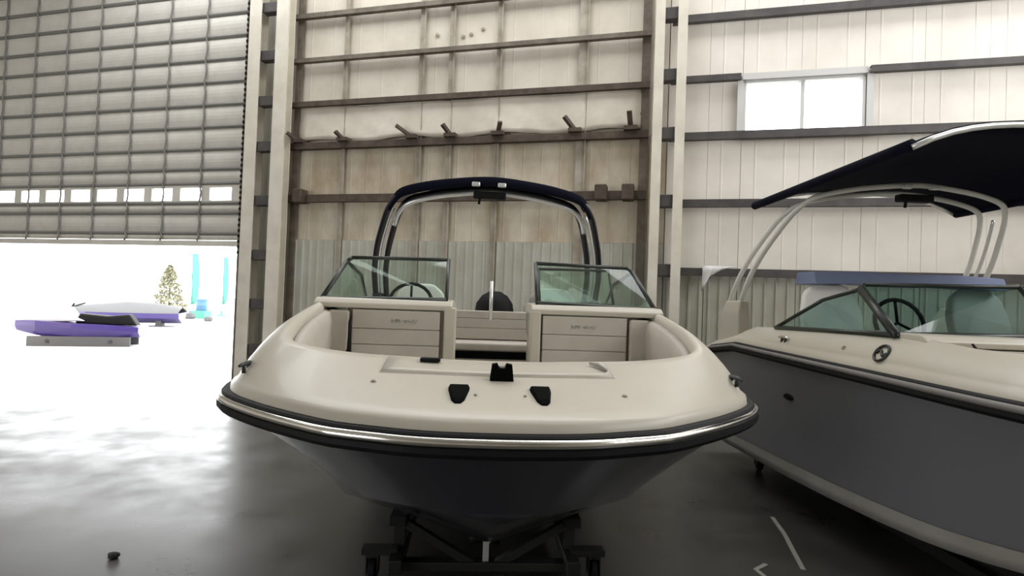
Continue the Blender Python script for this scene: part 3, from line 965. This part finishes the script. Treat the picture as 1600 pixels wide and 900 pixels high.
# ------------------------------------------------------------------ cradles
def hull_floor(q_s, u, dz_=0.0):
    """underside height of the hull at distance s from the bow and half-breadth u"""
    ks = [k[0] for k in KE]
    q = 0
    while q < 10 and pq(KE, 0, q) < q_s:
        q += .02
    cu_, cz, kz = pq(CH, 0, q), pq(CH, 2, q), pq(KE, 1, q)
    return kz + (cz - kz) * min(abs(u) / cu_, 1) + CH_DZ[0]

def cradle(P, label):
    CH_DZ[0] = P['ch_dz']
    root = empty('boat_cradle', P['loc'], R(P['yaw']))
    tag(root, label, 'cradle', 'black steel boat cradles')
    for sg in (-1, 1):
        box('frame_rail', (sg * .5 - .04, sg * .5 + .04, 1.3, 4.8, .10, .18), 'steel_black', root, bevel=.008)
        # carpeted bunk along the hull bottom
        za, zb = hull_floor(1.5, .5), hull_floor(4.6, .5)
        V, F = barvf((sg * .5, 1.38, za - .055), (sg * .5, 4.7, zb - .055), .10, .06)
        mk('bunk', V, F, 'carpet', root, bevel=.008)
        for s_ in (1.5, 3.0, 4.5):
            zt = hull_floor(s_, .5) - .075
            box('upright', (sg * .5 - .03, sg * .5 + .03, s_ - .03, s_ + .03, .16, zt), 'steel_black', root)
        for s_ in (1.42, 4.6):
            bar('strut', (sg * .46, s_, hull_floor(s_, .5) - .09), (sg * .06, s_, .11), .045, .045, 'steel_black', root, up=(0, 1, 0))
            # caster
            ca = empty('caster', parent=root)
            x = sg * .64
            V, F = lathevf([(.055, -.02), (.07, -.014), (.07, .014), (.055, .02)], (0, 0, 0), 16)
            mk('wheel', [(x + zz_, s_ + .02 + yy, .07 + xx) for xx, yy, zz_ in V], F, 'black_rubber', ca, smooth=False)
            V, F = merge(boxvf(x - .035, x - .028, s_ - .02, s_ + .06, .05, .15), boxvf(x + .028, x + .035, s_ - .02, s_ + .06, .05, .15), boxvf(x - .035, x + .035, s_ - .02, s_ + .06, .15, .165))
            mk('fork', V, F, 'steel_black', ca)
            box('caster_arm', (min(sg * .5, sg * .70), max(sg * .5, sg * .70), s_ - .02, s_ + .06, .165, .20), 'steel_black', ca)
    for s_ in (1.42, 3.0, 4.6):
        box('cross_beam', (-.5, .5, s_ - .04, s_ + .04, .085, .135), 'steel_black', root, bevel=.006)
    zk = hull_floor(1.5, 0)
    kr = tube('keel_roller', [(-.09, 1.5, zk - .045), (-.04, 1.5, zk - .04), (.04, 1.5, zk - .04), (.09, 1.5, zk - .045)], [.045, .036, .036, .045], 'black_rubber', root, 12)
    box('roller_bracket', (-.012, .022, 1.405, 1.43, .13, zk - .02), 'alu', kr)
cradle(boat1, 'black steel cradle with bunks and casters under the navy hull')
cradle(boat2, 'black steel cradle in the shadow under the charcoal hull')

# ------------------------------------------------------------------ small things on the hall floor
def strip(name, pts, w, h, m):
    V, F = [], []
    for i, p in enumerate(pts):
        a = Vector(pts[max(i - 1, 0)])
        b = Vector(pts[min(i + 1, len(pts) - 1)])
        d = (b - a).normalized()
        n = Vector((-d.y, d.x, 0)) * w / 2
        p = Vector(p)
        V += [p - n, p + n, p + n + Vector((0, 0, h)), p - n + Vector((0, 0, h))]
    N = len(pts)
    F = [(0, 1, 2, 3), ((N - 1) * 4 + 3, (N - 1) * 4 + 2, (N - 1) * 4 + 1, (N - 1) * 4)]
    for i in range(N - 1):
        F += [(i * 4 + k, (i + 1) * 4 + k, (i + 1) * 4 + (k + 1) % 4, i * 4 + (k + 1) % 4) for k in range(4)]
    return mk(name, V, F, m)
st = strip('webbing_strap', [(2.12, 4.58, 0), (2.06, 4.25, 0), (1.98, 3.95, 0), (1.91, 3.68, 0)], .03, .004, 'strap')
tag(st, 'straight pale webbing strap lying on the dark floor between the boats', 'strap')
st = strip('webbing_strap', [(1.70, 3.74, 0), (1.60, 3.66, 0), (1.62, 3.55, 0), (1.60, 3.45, 0)], .03, .004, 'strap')
tag(st, 'short kinked pale strap end on the floor near the bottom edge', 'strap')
V, F = lathevf([(.02, 0), (.035, .012), (.030, .028), (.012, .036)], (0, 0, 0), 9)
pb = mk('rubber_scrap', [(x * (1 + .3 * math.sin(3 * y * 40)), y * .8, z) for x, y, z in V], F, 'stone')
pb.location = (-2.34, 3.50, 0)
tag(pb, 'small dark rubber scrap on the bright floor at lower left', 'scrap')

# ------------------------------------------------------------------ the yard outside the roller door
def yard(px_x, d):
    return Vector(((px_x - 800) / FPX * d, d, -.02))
def jet_ski(loc, rz, sc, hullm, label):
    e = empty('jet_ski', loc, rz)
    e.scale = (sc, sc, sc)
    rows = []
    for y, w, zt, zb in ((-1.5, .05, .62, .50), (-1.3, .30, .66, .34), (-.8, .50, .66, .22), (0, .56, .60, .18), (.9, .55, .56, .18), (1.5, .48, .52, .22)):
        rows.append([(-w, y, zt), (-w * 1.04, y, zt - .12), (-w * .7, y, zb + .06), (0, y, zb), (w * .7, y, zb + .06), (w * 1.04, y, zt - .12), (w, y, zt)])
    V, F = gridvf(rows)
    n = len(V)
    F.append(tuple(range(7)))
    F.append(tuple(range(n - 1, n - 8, -1)))
    for i in range(5):
        F.append((i * 7, i * 7 + 6, (i + 1) * 7 + 6, (i + 1) * 7))
    mk('hull', V, F, hullm, e)
    V, F = prismvf([(-1.35, .62), (-.5, .98), (-.25, 1.02), (-.1, .8), (.2, .66), (-1.2, .6)], 0, -.30, .30)
    mk('hood', V, F, 'ski_white', e, bevel=.03)
    V, F = prismvf([(-.05, .6), (.05, .86), (.7, .80), (1.2, .86), (1.4, .55)], 0, -.2, .2)
    mk('saddle', V, F, 'black', e, bevel=.04)
    tube('handlebar', [(-.36, -.02, 1.12), (-.1, -.15, 1.05), (.1, -.15, 1.05), (.36, -.02, 1.12)], .025, 'black', e, 6)
    V, F = merge(boxvf(-.42, -.34, -1.0, 1.3, 0, .26), boxvf(.34, .42, -1.0, 1.3, 0, .26), boxvf(-.42, .42, -.6, -.5, .08, .18), boxvf(-.42, .42, .8, .9, .08, .18))
    mk('stand', V, F, 'tarp_grey', e)
    return tag(e, label, 'jet ski')
jet_ski(yard(128, 15.5), R(-72), 1.0, 'purple', 'purple and white jet ski outside the roller door, nearest of the yard craft')
# tarp-covered boat behind it
e = empty('covered_boat', yard(205, 23.5), R(-70))
rows = []
for y, w, zt in ((-2.0, .06, .75), (-1.3, .75, .85), (0, .98, 1.0), (1.0, .98, .95), (1.9, .85, .78)):
    rows.append([(-w, y, .56), (-w * .9, y, .64), (-w * .4, y, zt * .94), (0, y, zt), (w * .4, y, zt * .94), (w * .9, y, .64), (w, y, .56)])
V, F = gridvf(rows)
mk('tarp_cover', V, F, 'tarp_grey', e, smooth=True)
rows = []
for y, w in ((-2.0, .06), (-1.3, .73), (0, .96), (1.0, .96), (1.9, .83)):
    rows.append([(-w, y, .57), (-w * .9, y, .36), (0, y, .12), (w * .9, y, .36), (w, y, .57)])
V, F = gridvf(rows)
F.append((20, 21, 22, 23, 24))
mk('hull', V, F, 'purple', e)
for yy in (-.9, 1.1):
    box('block', (-.4, .4, yy - .1, yy + .1, 0, .3), 'tarp_grey', e)
tag(e, 'small boat under a peaked grey tarp in the yard behind the jet ski', 'boat')
# conical shrub
e = empty('conical_shrub', yard(265, 28.0))
tube('trunk', [(0, 0, 0), (.02, 0, .6), (0, .02, 2.2)], [.07, .05, .02], 'bark', e, 7)
vf = []
for k in range(1500):
    h = random.random() ** 1.3
    rmax = .95 * (1 - h) ** .8 * (1 if h > .12 else .7) + .05
    a = random.random() * 6.283
    r_ = rmax * random.random() ** .4
    c = Vector((r_ * math.cos(a), r_ * math.sin(a), .12 + h * 2.55))
    d1 = Vector((random.gauss(0, 1), random.gauss(0, 1), random.gauss(.6, 1))).normalized() * .10
    d2 = d1.cross(Vector((random.gauss(0, 1), random.gauss(0, 1), random.gauss(0, 1)))).normalized() * .045
    vf.append(([c - d1, c + d2, c + d1, c - d2], [(0, 1, 2, 3)]))
o = mk('foliage', *merge(*vf), 'leaf', e)
o['kind'] = 'stuff'
tag(e, 'olive green conical shrub in the bright yard outside the door', 'shrub')
# feather flags on poles
def flag(px, d, h, w, m, label, foot):
    e = empty('feather_flag', yard(px, d))
    tube('pole', [(0, 0, 0), (0, 0, h * .7), (.03, 0, h)], [.03, .025, .012], 'alu', e, 6)
    rows = []
    for k in range(9):
        z = .7 + (h - .72) * k / 8
        ww = w * (1 - .25 * (k / 8) ** 3) * (1 if k else .6)
        rows.append([(.02 + ww * j / 4, .05 * math.sin(j * 1.3 + k * .6), z) for j in range(5)])
    o = mk('banner', *gridvf(rows), m, e, smooth=True)
    md = o.modifiers.new('thickness', 'SOLIDIFY')
    md.thickness = .01
    V, F = lathevf([(.28, 0), (.28, .05), (.06, .12), (.05, .35)], (0, 0, 0), 10)
    mk('foot', V, F, foot, e)
    return tag(e, label, 'flag', 'teal flags in the yard')
flag(299, 32, 3.55, .42, 'teal', 'tall teal feather flag beside the conical shrub', 'blue')
flag(348, 34, 3.5, .32, 'teal', 'pale teal feather flag nearest the door jamb', 'teal')
e = empty('blue_drum', yard(317, 31))
e.scale = (.75, .75, .75)
V, F = lathevf([(.36, 0), (.38, .03), (.36, .35), (.38, .38), (.36, .41), (.36, .75), (.38, .78), (.34, .84)], (0, 0, .55), 14)
mk('drum_body', V, F, 'blue', e, smooth=True)
box('pallet', (-.5, .5, -.5, .5, 0, .55), 'teal', e, bevel=.03)
tag(e, 'bright blue drum on a block beside the tall teal flag', 'drum')
for px, d, s_, lab in ((299, 30, .30, 'dark grey rock at the foot of the tall flag'), (328, 28.5, .22, 'smaller grey rock on the yard right of the drum')):
    me_v, me_f = lathevf([(s_ * .7, 0), (s_, s_ * .4), (s_ * .75, s_ * .9), (s_ * .3, s_ * 1.15)], (0, 0, 0), 9)
    o = mk('rock', [(x * random.uniform(.85, 1.15), y * random.uniform(.85, 1.15), z) for x, y, z in me_v], me_f, 'tarp_grey')
    o.location = yard(px, d)
    tag(o, lab, 'rock', 'rocks in the yard')
